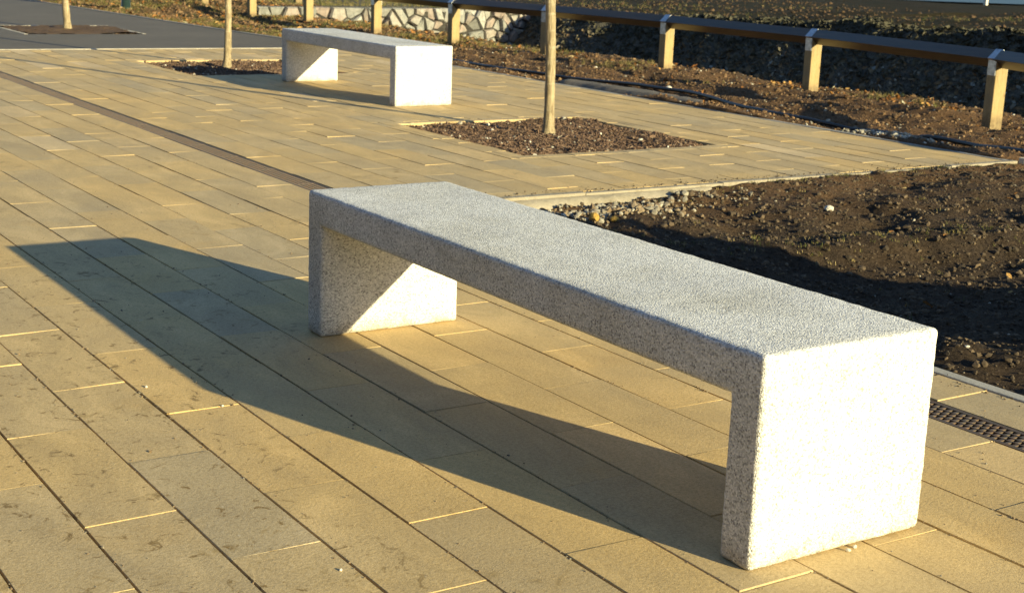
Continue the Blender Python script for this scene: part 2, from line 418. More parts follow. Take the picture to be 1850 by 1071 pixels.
def H(x, y):
    x = np.asarray(x, float); y = np.asarray(y, float)
    z = 0.028 * fbm(x, y, 0.9, 4, 1) + 0.012 * fbm(x, y, 0.14, 3, 7)
    # open soil bed
    bed = (1 - sstep(5.9, 6.6, x)) * (1 - sstep(3.9, 4.1, y))
    edge = np.minimum(sstep(1.5, 1.75, x), 1 - sstep(3.75, 3.9, y))
    zb = -0.016 + 0.024 * fbm(x, y, 0.35, 5, 13, .6) * edge + 0.012 * fbm(x, y, 0.09, 3, 19)
    zb = zb - 0.15 * np.exp(-(((x - 2.75) / 1.15) ** 2 + ((y - 2.35) / 0.95) ** 2)) + 0.13 * np.exp(-(((x - 2.6) / 1.0) ** 2 + ((y - 0.1) / 0.9) ** 2)) * sstep(1.55, 2.1, x)
    zb = zb - 0.018 * np.exp(-(((x - 2.3) / 0.6) ** 2 + ((y - 3.8) / 0.3) ** 2) ** 1.5)
    zb = zb + 0.014 * sstep(3.0, 3.4, x) * sstep(3.6, 3.85, y) + 0.085 * np.exp(-(((x - 3.25 + 0.6 * (y - 2.4)) / 0.9) ** 2 + (((y - 2.55) + 0.3 * (x - 3.2)) / 0.2) ** 2))
    zb = zb + (0.80 + 0.42 * fbm(x, y, 0.55, 6, 101, 0.65)) * np.exp(-((((x - 3.35) / 0.95) ** 2 + ((y + 0.85) / 0.85) ** 2)) ** 1.4)  # unseen soil heap added off frame to cast shade on the bed
    z = z * (1 - bed) + zb * bed
    # verge wheel ruts, along the path
    v = sstep(5.85, 6.1, x) * (1 - sstep(7.6, 8.0, x)) * sstep(2.0, 4.0, y)
    z = z + v * (0.026 * np.sin(x * 11 + 1.5 * fbm(x, y, 1.5, 2, 5)) - 0.01)
    # ditch
    L = lip(y)
    ztop = 0.13 + 0.032 * (19.5 - np.clip(y, 4, 19.5))
    ztop = ztop + 0.06 * fbm(x, y, 1.6, 3, 77)
    wob = 0.25 * fbm(x * 0.3, y, 1.7, 3, 55)
    rimx = 12.6 + wob
    zd = -1.05 + 0 * x
    near = -(x - L) * 1.1
    far = ztop - (rimx - x) * 1.22
    zz = np.minimum(0.0, near) + 0 * x
    prof = np.maximum(np.maximum(np.where(x < 10.4, zz, -9), zd), np.where(x > 9.6, far, -9))
    prof = np.minimum(prof, np.where(x > 10.4, ztop, 0.0))
    rough = 0.07 * fbm(x, y, 0.55, 4, 31) + 0.03 * fbm(x, y, 0.13, 3, 37)
    din = sstep(0.0, 0.5, x - L)
    din2 = din * (1 - 0.6 * sstep(12.4, 13.2, x))
    z = z * (1 - din) + (prof + rough * din2) * np.where(x > L - 0.001, 1, 0) * np.maximum(din, 0) + np.where(x > L, prof * (1 - din), 0)
    # ground behind the gabion head wall and the rise to the left of it
    back = sstep(19.75, 19.85, y) * sstep(7.6, 8.2, x)
    zr = 0.14 + 0.03 * fbm(x, y, 1.2, 4, 91)
    z = z * (1 - back) + zr * back
    z = z + 0.11 * sstep(19.4, 21.5, y) * (1 - sstep(7.6, 8.2, x)) * sstep(0.2, 1.5, x - tar_edge(y))
    # pond hollow, far right
    q = (x - 30.8) * 0.46 + (y - 26.3) * 0.89
    z = z - 0.45 * sstep(0.0, 1.6, q) * sstep(18, 20, x) * (1 - sstep(9, 12, q))
    # under paving and tarmac
    pav = ((x < 1.51) & (y < 13.23)) | ((x < 5.74) & (y > 3.91) & (y < 13.23)) | ((y >= 13.23) & (x < tar_edge(y) + 0.0))
    z = np.where(pav, -0.16, z)
    return z

def lines(segs):
    out = []
    for a, b, d in segs:
        n = max(1, int(round((b - a) / d)))
        out += list(np.linspace(a, b, n, endpoint=False))
    out.append(segs[-1][1])
    return np.array(out)
gx = lines([(-400, -60, 60), (-60, -6, 12), (-6, 1.495, 1.2), (1.495, 1.525, .03), (1.525, 5.735, .034), (5.735, 5.75, .015), (5.75, 8.6, .034), (8.6, 12.9, .075), (12.9, 20, .14), (20, 34, .5), (34, 60, 4), (60, 400, 60)])
gy = lines([(-400, -60, 60), (-60, -4, 8), (-4, -1.5, .2), (-1.5, 3.895, .036), (3.895, 3.925, .03), (3.925, 9, .04), (9, 13.215, .055), (13.215, 13.245, .03), (13.245, 22, .07), (22, 34, .3), (34, 60, 4), (60, 400, 60)])
GX, GY = np.meshgrid(gx, gy)
GZ = H(GX, GY)
nx, ny = len(gx), len(gy)
V = np.stack([GX.ravel(), GY.ravel(), GZ.ravel()], 1)
ii = (np.arange(ny - 1)[:, None] * nx + np.arange(nx - 1)[None, :]).ravel()
F = np.stack([ii, ii + 1, ii + nx + 1, ii + nx], 1)
g = mesh_np('ground', V, F, M['ground'], smooth=True); tag(g, kind='structure')

# water far right
wm = Mat('frozen_water', 0.45, 0.25); wm.color((.06, .10, .13)); wm.bump(wm.noise(3, 3, 0.5), 0.05, 0.02)
pts = [(29.0, 28.6), (30.8, 26.4), (33.1, 25.2), (46, 20.0), (52, 30), (34, 38)]
wv = [(a, b, 0.16) for a, b in pts]
tag(mesh_np('pond_water', wv, [list(range(len(wv)))], wm.m), kind='structure')

# ------------------------------------------------------------------ paving slabs
PV, PF, PT = [], [], []
nv = 0
def slab(x0, x1, y0, y1, gx_=0.0026, gy_=0.0012, ch=0.0022, z0=None, tone=None, deep=.03):
    global nv
    x0 += gx_; x1 -= gx_; y0 += gy_; y1 -= gy_
    if x1 - x0 < .012 or y1 - y0 < .012: return
    z = rng.normal(0, .0006) if z0 is None else z0
    tx, ty = rng.normal(0, .0006, 2)
    j = rng.normal(0, .0004, 4)
    x0 += j[0]; x1 += j[1]; y0 += j[2] * .6; y1 += j[3] * .6
    c = ch; cx_ = min(ch, .0014)
    t = (tx * -1 + ty * -1, tx - ty, tx + ty, -tx + ty)
    v = []
    for k, (a, b) in enumerate([(x0, y0), (x1, y0), (x1, y1), (x0, y1)]):
        v.append((a, b, -deep))
    for k, (a, b) in enumerate([(x0, y0), (x1, y0), (x1, y1), (x0, y1)]):
        v.append((a, b, z + t[k] - c))
    for k, (a, b) in enumerate([(x0 + cx_, y0 + c), (x1 - cx_, y0 + c), (x1 - cx_, y1 - c), (x0 + cx_, y1 - c)]):
        v.append((a, b, z + t[k]))
    PV.extend(v)
    f = [(8, 9, 10, 11)]
    for k in range(4):
        l = (k + 1) % 4
        f.append((k, l, 4 + l, 4 + k)); f.append((4 + k, 4 + l, 8 + l, 8 + k))
    tn = float(np.clip(rng.normal(.5, .2), 0, 1)) if tone is None else tone
    for q in f:
        PF.append(tuple(i + nv for i in q)); PT.append(tn)
    nv += 12

PITS = [(2.85, 4.35, 5.13, 6.70), (2.76, 4.26, 10.25, 11.80)]
HOLES = [(a - .1, b + .1, c - .1, d + .1) for a, b, c, d in PITS]
def rect_sub(r, h):
    x0, x1, y0, y1 = r; a, b, c, d = h
    if x1 <= a or x0 >= b or y1 <= c or y0 >= d: return [r]
    out = []
    if y0 < c: out.append((x0, x1, y0, c))
    if y1 > d: out.append((x0, x1, d, y1))
    yy0, yy1 = max(y0, c), min(y1, d)
    if x0 < a: out.append((x0, a, yy0, yy1))
    if x1 > b: out.append((b, x1, yy0, yy1))
    return out
def put_slab(x0, x1, y0, y1):
    chm = float(np.clip(rng.normal(.0009, .0005), .0003, .0022))
    rs = [(x0, x1, y0, y1)]
    for h in HOLES:
        rs = [q for r in rs for q in rect_sub(r, h)]
    tn = float(np.clip(rng.normal(.52, .2), .14, 1))
    for r in rs: slab(*r, tone=tn, ch=chm)
PIT_, X0 = .2010, .130
def course(i, xa, xb, ylo, yhi):
    base = -.029 + (.308 if i % 2 == 0 else 0) + .010 * (i - 1) + rng.normal(0, .006)
    n0 = math.floor((ylo - base) / .617)
    y = base + n0 * .617
    while y < yhi:
        a, b = max(y, ylo), min(y + .617, yhi)
        if b - a > .02: put_slab(xa, xb, a, b)
        y += .617
for i in range(-28, 5):
    course(i, X0 + PIT_ * i, X0 + PIT_ * (i + 1), -2.6, 13.2)
DX0, DX1 = X0 + PIT_ * 5 + .004, X0 + PIT_ * 5 + .131
xa = DX1 + .003
i = 5
while xa < BX0 - .01:
    xb = min(xa + PIT_, BX0)
    ylo = -2.6 if i == 5 else FY1
    if i == 6: xb_ = xb
    course(i, xa, (xb if i > 5 else KX0), ylo, 13.2)
    if i == 5 and xb < KX0: pass
    xa = xb if i > 5 else KX0
    i += 1
    if i == 6:
        # small infill strip beside the kerb line, wider paving only
        pass
for (a, b, c, d) in PITS:       # block borders of the tree pits
    L_ = .2
    y = c - .1
    x = a - .1
    while x < b + .1 - .01:
        slab(x, min(x + L_, b + .1), c - .1, c, .0015, .0015, .0016, tone=rng.uniform(.3, .7))
        slab(x, min(x + L_, b + .1), d, d + .1, .0015, .0015, .0016, tone=rng.uniform(.15, .5))
        x += L_
    y = c
    while y < d - .01:
        slab(a - .1, a, y, min(y + L_, d), .0015, .0015, .0016, tone=rng.uniform(.55, .85))
        slab(b, b + .1, y, min(y + L_, d), .0015, .0015, .0016, tone=rng.uniform(.55, .85))
        y += L_
pv = mesh_np('pavement', np.array(PV), np.array(PF), M['slab'], tone=PT); tag(pv, kind='structure')

# bedding under the joints (frames around the pits, stops at the drain)
def sheet(name, rects, z, mat, holes=()):
    V_, F_ = [], []
    rs = list(rects)
    for h in holes: rs = [q for r in rs for q in rect_sub(r, h)]
    for (a, b, c, d) in rs:
        k = len(V_); V_ += [(a, c, z), (b, c, z), (b, d, z), (a, d, z)]; F_.append([k, k + 1, k + 2, k + 3])
    return tag(mesh_np(name, V_, F_, mat), kind='structure')
sheet('pavement_bedding', [(-5.5, DX0, -2.6, 13.2), (DX1, KX0 + .01, -2.6, 13.2), (KX0 + .01, BX0 + .01, FY0 + .01, 13.2)], -.0125, M['joint'], PITS)

# ------------------------------------------------------------------ kerbs
def kerb(name, boxes, mat, bev=.004):
    bm = bmesh.new()
    for (a, b, c, d, z0, z1) in boxes:
        add_box(bm, ((a + b) / 2, (c + d) / 2, (z0 + z1) / 2), (b - a, d - c, z1 - z0), bevel=bev)
    return tag(mesh_bm(name, bm, mat), kind='structure')
kb = []
y = -2.6
while y < FY0 - .01:
    y2 = min(y + .915, FY0 - .002); kb.append((KX0 + .003, KX1, y + .001, y2 - .001, -.16, .003 + rng.normal(0, .001))); y = y2
kerb('kerb_beside_bed', kb, M['kerb'])
kb = []
x = KX0 + .003
while x < BX1 - .02:
    x2 = min(x + .915, BX1); kb.append((x + .001, x2 - .001, FY0, FY1 - .001, -.16, .002 + rng.normal(0, .0015))); x = x2
kerb('kerb_front', kb, M['haunch'])
kb = []
y = FY1 + .002
while y < TY0:
    y2 = min(y + .915, TY1); kb.append((BX0 + .003, BX1, y + .001, y2 - .001, -.16, .002 + rng.normal(0, .0015))); y = y2
kerb('kerb_back', kb, M['kerb'])
kb = []
x = -6.0
while x < BX0 - .01:
    x2 = min(x + .915, BX0); kb.append((x + .001, x2 - .001, TY0 + .002, TY1 - .01, -.16, .004 + rng.normal(0, .001))); x = x2
kerb('kerb_tarmac', kb, M['cream'])

# rough concrete footing exposed in front of the front kerb
xs = np.linspace(1.545, 3.22, 56); V_, F_ = [], []
prof = [(0.0, -.012), (-.022, -.016), (-.05, -.035), (-.075, -.07), (-.10, -.13)]
for i_, x in enumerate(xs):
    e = math.sin(math.pi * min(1, max(0, (3.25 - x) / .5)) / 2)
    for k_, (dy, dz) in enumerate(prof):
        V_.append((x, FY0 - .001 + dy * (.6 + .5 * e) + .008 * float(fbm(x, k_, .2, 3, 3)) * (k_ > 0), dz + .008 * float(fbm(x, k_ * 3, .15, 3, 9)) * (k_ > 0)))
n = len(prof)
for i_ in range(len(xs) - 1):
    for k_ in range(n - 1):
        F_.append([i_ * n + k_, i_ * n + k_ + 1, (i_ + 1) * n + k_ + 1, (i_ + 1) * n + k_])
tag(mesh_np('kerb_footing', V_, F_, M['haunch'], smooth=True), kind='structure')

# ------------------------------------------------------------------ tarmac path with tree pit
P3 = (2.68, 4.15, 15.5, 17.02)
V_, F_ = [], []
def quad(a, b, c, d):
    k = len(V_); V_.extend([a, b, c, d]); F_.append([k, k + 1, k + 2, k + 3])
ys = [TY1] + list(np.arange(13.6, 15.4, .6)) + [P3[2]] + [16.2] + [P3[3]] + [18, 20, 22, 26, 32, 40, 60, 80]
for a, b in zip(ys[:-1], ys[1:]):
    ea, eb = float(tar_edge(a)) - .03, float(tar_edge(b)) - .03
    if P3[2] - .01 <= a < P3[3] - .01:
        quad((-30, a, 0), (P3[0], a, 0), (P3[0], b, 0), (-30, b, 0))
        quad((P3[1], a, 0), (ea, a, 0), (eb, b, 0), (P3[1], b, 0))
    else:
        quad((-30, a, 0), (ea, a, 0), (eb, b, 0), (-30, b, 0))
tag(mesh_np('path', V_, F_, M['tarmac']), kind='structure')
bm = bmesh.new()
ys2 = [13.27, 16.2, 21.8, 40, 80]
for a, b in zip(ys2[:-1], ys2[1:]):
    n_ = max(1, int((b - a) / .915))
    for k_ in range(n_):
        u0 = a + (b - a) * k_ / n_; u1 = a + (b - a) * (k_ + 1) / n_
        xa_, xb_ = float(tar_edge(u0)), float(tar_edge(u1))
        ang = math.atan2(xb_ - xa_, u1 - u0)
        add_box(bm, ((xa_ + xb_) / 2, (u0 + u1) / 2, -.06), (.05, math.hypot(u1 - u0, xb_ - xa_) - .004, .14), rz=-ang, bevel=.004)
tag(mesh_bm('kerb_path', bm, M['kerb']), kind='structure')
bm = bmesh.new()
a, b, c, d = P3
for (cx, cy, sx, sy) in [((a + b) / 2, d - .025, b - a, .05), (a + .025, (c + d) / 2 - .026, .05, d - c - .054), (b - .025, (c + d) / 2 - .026, .05, d - c - .054)]:
    add_box(bm, (cx, cy, -.048 if sx > .1 else -.052), (sx - .002, sy - .002, .11), bevel=.004)
tag(mesh_bm('kerb_tree_pit', bm, M['cream']), kind='structure')

# pit soil surfaces
def pit_z(x, y): return -.014 + .014 * fbm(x, y, .3, 4, 61) + .006 * fbm(x, y, .07, 2, 67)
def pit_surface(a, b, c, d, zoff=0):
    nx_, ny_ = 60, 60
    X, Y = np.meshgrid(np.linspace(a, b, nx_), np.linspace(c, d, ny_))
    Z = pit_z(X, Y) + zoff
    V_ = np.stack([X.ravel(), Y.ravel(), Z.ravel()], 1)
    ii = (np.arange(ny_ - 1)[:, None] * nx_ + np.arange(nx_ - 1)[None, :]).ravel()
    F_ = np.stack([ii, ii + 1, ii + nx_ + 1, ii + nx_], 1)
    o = mesh_np('tree_pit_soil', V_, F_, M['pit'], smooth=True); tag(o, kind='structure')
for p in PITS: pit_surface(*p)
pit_surface(P3[0] + .05, P3[1] - .05, P3[2] + .0, P3[3] - .05, .022)

# ------------------------------------------------------------------ drainage channel
def drain():
    root = empty('drain_channel', (0, 0, 0))
    tag(root, 'long brown slotted iron drain set flush in the buff paving', 'drain')
    bm = bmesh.new()
    yl, yh = -2.6, 13.19
    cy, ly = (yl + yh) / 2, yh - yl
    add_box(bm, ((DX0 + DX1) / 2, cy, -.075), (DX1 - DX0, ly, .01))
    mesh_bm('channel_floor', bm, M['dark'], root)
    bm = bmesh.new()
    for x_ in (DX0 + .004, DX1 - .004):
        add_box(bm, (x_, cy, -.035), (.008, ly, .066))
    mesh_bm('channel_edge', bm, M['iron'], root)
    # one grate: longitudinal ribs + staggered cross bars
    a, b = DX0 + .009, DX1 - .009
    wd = b - a
    L_ = .498
    bm = bmesh.new()
    nr = 4
    rw = .005
    for k in range(nr + 1):
        add_box(bm, (a + rw / 2 + (wd - rw) * k / nr, L_ / 2, -.008), (rw, L_, .012))
    pitch = .0226
    cell = (wd - rw) / nr
    for k in range(nr):
        cx = a + rw / 2 + cell * (k + .5)
        nb = int(L_ / pitch)
        off = pitch / 2 * (k % 2)
        for j in range(nb):
            y_ = .004 + pitch * (j + .25) + off
            if y_ < L_ - .004:
                add_box(bm, (cx, y_, -.0075), (cell - rw + .0004, .0085, .0095))
    for y_ in (.003, L_ - .003):
        add_box(bm, ((a + b) / 2, y_, -.0076), (wd, .006, .0122))
    g0 = mesh_bm('grate', bm, M['iron'], root)
    n_ = int(ly / .5)
    for k in range(n_):
        o = g0 if k == 0 else g0.copy()
        if k: link(o, root)
        o.location = (0, yl + .25 + .5 * k, 0)
drain()

# ------------------------------------------------------------------ benches
BL, BW, BH, BT, BS = 2.055, .495, .45, .095, .102
def bench_mesh():
    bm = bmesh.new()
    prof = [(0, 0), (BT, 0), (BT, BH - BS), (BL - BT, BH - BS), (BL - BT, 0), (BL, 0), (BL, BH), (0, BH)]
    v0 = [bm.verts.new((0, y_, z_)) for y_, z_ in prof]
    v1 = [bm.verts.new((BW, y_, z_)) for y_, z_ in prof]
    bm.faces.new(v0); bm.faces.new(v1[::-1])
    for k in range(8):
        l = (k + 1) % 8
        bm.faces.new((v0[k], v0[l], v1[l], v1[k]))
    bmesh.ops.recalc_face_normals(bm, faces=bm.faces)
    bmesh.ops.bevel(bm, geom=list(bm.edges), offset=.013, segments=4, affect='EDGES', profile=.5)
    step = .015
    def cut(ax, lo, hi):
        n_ = int((hi - lo) / step)
        for k in range(1, n_):
            co_ = [0, 0, 0]; co_[ax] = lo + (hi - lo) * k / n_
            no_ = [0, 0, 0]; no_[ax] = 1
            bmesh.ops.bisect_plane(bm, geom=bm.verts[:] + bm.edges[:] + bm.faces[:], plane_co=co_, plane_no=no_, dist=1e-5)
    cut(0, .016, BW - .016); cut(1, .016, BL - .016); cut(2, .016, BH - .016)
    bmesh.ops.bisect_plane(bm, geom=bm.verts[:] + bm.edges[:] + bm.faces[:], plane_co=(0, 0, BH - BS + .001), plane_no=(0, 0, 1), dist=1e-5)
    bmesh.ops.recalc_face_normals(bm, faces=bm.faces)
    bm.normal_update()
    for v in bm.verts:
        p = v.co
        edge = 0
        d = sorted([min(p.x, BW - p.x), min(p.y, BL - p.y, abs(p.y - BT) if p.z < BH - BS + .02 else 9, abs(p.y - BL + BT) if p.z < BH - BS + .02 else 9), min(p.z, BH - p.z)])
        e = max(0, 1 - d[1] / .03)
        n1 = mnoise.noise(p * 38); n2 = mnoise.noise(p * 95 + Vector((4, 1, 2))); n3 = mnoise.noise(p * 5)
        v.co = p + v.normal * (.0004 * n1 + .0004 * n3 + e * (.0011 * n1 + .0014 * n2 - .0006))
        if p.z < .002: v.co.z = max(v.co.z, 0.0)
    return bm
def split_part(bm, fn):
    b2 = bm.copy()
    dele = [f for f in b2.faces if not fn(f.calc_center_median())]
    bmesh.ops.delete(b2, geom=dele, context='FACES')
    return b2
bb = bench_mesh()
def make_bench(loc, label):
    root = empty('concrete_bench', loc)
    tag(root, label, 'bench', 'precast concrete benches on the paving')
    return root
zc = BH - BS + .001
b1 = make_bench((0, 0, 0), 'large speckled grey white concrete bench nearest in the foreground')
s_ = mesh_bm('seat', split_part(bb, lambda c: c.z > zc or (BT + .02 < c.y < BL - BT - .02) or (c.z > zc - .02 and BT + .001 < c.y < BL - BT - .001)), M['bench'], b1, smooth=True)
seatf = lambda c: c.z > zc or (BT + .02 < c.y < BL - BT - .02) or (c.z > zc - .02 and BT + .001 < c.y < BL - BT - .001)
l1 = mesh_bm('leg', split_part(bb, lambda c: (not seatf(c)) and c.y < 1), M['bench'], b1, smooth=True)
l2 = mesh_bm('leg', split_part(bb, lambda c: (not seatf(c)) and c.y > 1), M['bench'], b1, smooth=True)
bb.free()
b2 = make_bench((3.324, 7.613, 0), 'white concrete bench farther back between two tree pits, tiny plate on its end')
for o in (s_, l1, l2):
    c_ = o.copy(); link(c_, b2)
bm = bmesh.new(); add_box(bm, (.415, -.0015, .062), (.062, .004, .030), bevel=.001)
pl = mesh_bm('maker_plate', bm, M['plate'], b2)
bm = bmesh.new()
add_box(bm, (.432, -.004, .066), (.010, .002, .004)); add_box(bm, (.435, -.004, .061), (.004, .002, .008), rot=Matrix.Rotation(.5, 4, 'Y')); add_box(bm, (.429, -.004, .055), (.014, .002, .003))
mesh_bm('plate_mark', bm, M['ink'], pl)

# ------------------------------------------------------------------ young trees
def tree(loc, label, r0, seed, lean=(0, 0)):
    rd = random.Random(seed)
    root = empty('young_tree', loc); tag(root, label, 'tree', 'bare young street trees in square pits')
    bm = bmesh.new()
    pts, rad = [], []
    n_ = 90; Ht = 3.1
    ox, oy = rd.uniform(0, 9), rd.uniform(0, 9)
    for k in range(n_ + 1):
        t = k / n_; z_ = -.08 + t * (Ht + .08)
        wx = .017 * math.sin(z_ * 2.1 + ox) + .006 * math.sin(z_ * 5.3 + oy) - .017 * math.sin(ox) - .006 * math.sin(oy)
        wy = .012 * math.cos(z_ * 1.7 + oy) - .012 * math.cos(oy)
        pts.append((wx + lean[0] * z_, wy + lean[1] * z_, z_))
        flare = .55 * math.exp(-max(z_, 0) / .045)
        bulge = .09 * mnoise.noise(Vector((ox, oy, z_ * 7))) + .09 * mnoise.noise(Vector((oy, ox, z_ * 20)))
        rad.append(r0 * (1 - .38 * t + flare + bulge))
    tube(bm, pts, rad, 20)
    for v in bm.verts:
        d_ = mnoise.noise(Vector((v.co.x * 40 + ox, v.co.y * 40, v.co.z * 9)))
        v.co.x += .002 * d_; v.co.y += .002 * mnoise.noise(v.co * 30)
    mesh_bm('trunk', bm, M['bark'], root, smooth=True)
    bm = bmesh.new()
    def branch(p, d, L_, r_, dep):
        q = [p]; rr = [r_]; dd = d.copy(); cur = p.copy()
        for k in range(5):
            dd = (dd + Vector((rd.uniform(-.18, .18), rd.uniform(-.18, .18), rd.uniform(-.02, .16)))).normalized()
            cur = cur + dd * L_ / 5; q.append(cur.copy()); rr.append(r_ * (1 - .14 * (k + 1)))
        tube(bm, q, rr, 6 if dep < 2 else 4)
        if dep < 3:
            for k in range(rd.choice([2, 3, 3])):
                i_ = rd.randint(2, 5)
                nd = (dd + Vector((rd.uniform(-.8, .8), rd.uniform(-.8, .8), rd.uniform(-.1, .6)))).normalized()
                branch(q[i_], nd, L_ * rd.uniform(.5, .75), rr[i_] * .65, dep + 1)
    for k in range(9):
        z_ = 2.25 + .1 * k; i_ = min(n_, int((z_ + .08) / (Ht + .08) * n_))
        a_ = k * 2.4 + rd.uniform(-.4, .4)
        branch(Vector(pts[i_]), Vector((math.cos(a_), math.sin(a_), rd.uniform(.7, 1.3))).normalized(), rd.uniform(.6, .9), r0 * .3, 0)
    branch(Vector(pts[-1]), Vector((0, 0, 1)), 1.0, rad[-1], 0)
    mesh_bm('crown', bm, M['bark'], root, smooth=True)
    return root
tree((3.64, 6.03, -.03), 'smooth tan young tree trunk in the nearest soil pit, right of the far bench', .0365, 3, (.0, 0))
tree((3.43, 11.16, -.03), 'slim pale young tree in the block edged pit just left of the far bench', .035, 5)
tree((3.425, 16.3, -.015), 'thin orange tan young tree in the cream edged pit within the dark tarmac', .043, 8)

# ------------------------------------------------------------------ knee rail fences
def fence(pts, label, cat_label, first_rail=True, ext=None):
    root = empty('knee_rail_fence', (pts[0][0], pts[0][1], 0)); tag(root, label, 'fence')
    o0 = Vector((pts[0][0], pts[0][1], 0))
    n_ = len(pts); hr = .500; s = .098
    P = [Vector(p) for p in pts]
    zs = [p.z for p in P]
    allp = list(P)
    if ext: allp = [Vector(ext[0])] + P + ([Vector(ext[1])] if ext[1] is not None else [])
    for k, p in enumerate(P):
        a_ = P[max(k - 1, 0)]; b_ = P[min(k + 1, n_ - 1)]
        ang = math.atan2(-(b_.x - a_.x), b_.y - a_.y) if n_ > 1 else 0
        # local frame: Y along the fence, X across; birdsmouth notch along Y
        bm = bmesh.new()
        hw, hd = .058, .05
        sec = [(-hw, -.35), (hw, -.35), (hw, hr - .012), (0, hr - .071), (-hw, hr - .012)]
        va = [bm.verts.new((x_, -hd, z_)) for x_, z_ in sec]; vb = [bm.verts.new((x_, hd, z_)) for x_, z_ in sec]
        bm.faces.new(va); bm.faces.new(vb[::-1])
        for q in range(5):
            l = (q + 1) % 5; bm.faces.new((va[q], va[l], vb[l], vb[q]))
        bmesh.ops.recalc_face_normals(bm, faces=bm.faces)
        bmesh.ops.bevel(bm, geom=list(bm.edges), offset=.003, segments=1, affect='EDGES')
        po = mesh_bm('post', bm, M['wood'], root)
        po.location = (p.x - o0.x, p.y - o0.y, p.z); po.rotation_euler = (0, 0, ang + rng.normal(0, .02))
        # strap: bent plate over the diamond rail and down both sides of the post
        bm = bmesh.new()
        h = s / math.sqrt(2) + .0025
        path = [(-hw - .002, hr - .125), (-hw - .002, hr - .012 + .001), (-h + .0, hr + .003), (0, hr + h), (h, hr + .003), (hw + .002, hr - .011), (hw + .002, hr - .125)]
        for q in range(len(path) - 1):
            (x1_, z1_), (x2_, z2_) = path[q], path[q + 1]
            dx_, dz_ = x2_ - x1_, z2_ - z1_; ln = math.hypot(dx_, dz_)
            add_box(bm, ((x1_ + x2_) / 2, 0, (z1_ + z2_) / 2), (ln + .002, .088, .003), rot=Matrix.Rotation(-math.atan2(dz_, dx_), 4, 'Y'))
        for zz_ in (hr - .05, hr - .10):
            for yy_ in (-.028, .028):
                r_ = bmesh.ops.create_cone(bm, cap_ends=True, segments=8, radius1=.005, radius2=.004, depth=.004,
                        matrix=Matrix.Translation((-hw - .005, yy_, zz_)) @ Matrix.Rotation(-math.pi / 2, 4, 'Y'))
        mesh_bm('metal_strap', bm, M['galv'], po)
    for k in range(len(allp) - 1):
        a_, b_ = allp[k], allp[k + 1]
        d_ = (b_ - a_); L_ = d_.length
        ang = math.atan2(-d_.x, d_.y); tilt = math.asin(d_.z / L_)
        bm = bmesh.new()
        add_box(bm, (0, 0, 0), (s, L_ - .006, s), bevel=.005, rot=Matrix.Rotation(R(45), 4, 'Y'))
        ro = mesh_bm('rail', bm, M['rail'], root)
        mid = (a_ + b_) / 2
        ro.location = (mid.x - o0.x, mid.y - o0.y, mid.z + hr)
        ro.rotation_euler = (tilt, 0, ang)
    return root
FP = [(7.40, 5.42, 0), (7.80, 7.82, 0), (7.86, 10.03, 0), (7.68, 11.99, 0), (7.45, 13.71, 0), (7.42, 15.71, 0), (7.42, 17.85, 0), (7.22, 19.48, 0), (7.15, 21.3, .1)]
FP = [(x_, y_, z_ - .0) for x_, y_, z_ in FP]
fence(FP, 'low timber knee rail fence with yellow posts and metal straps running along the ditch', 'fence', ext=((6.3, 2.6, 0), (7.1, 23.4, .12)))
fence([(8.82, 21.25, .14), (8.95, 23.3, .14)], 'far timber knee rail fence behind the gabion wall, mostly above the picture edge', 'fence', ext=((8.74, 19.95, .14), None))

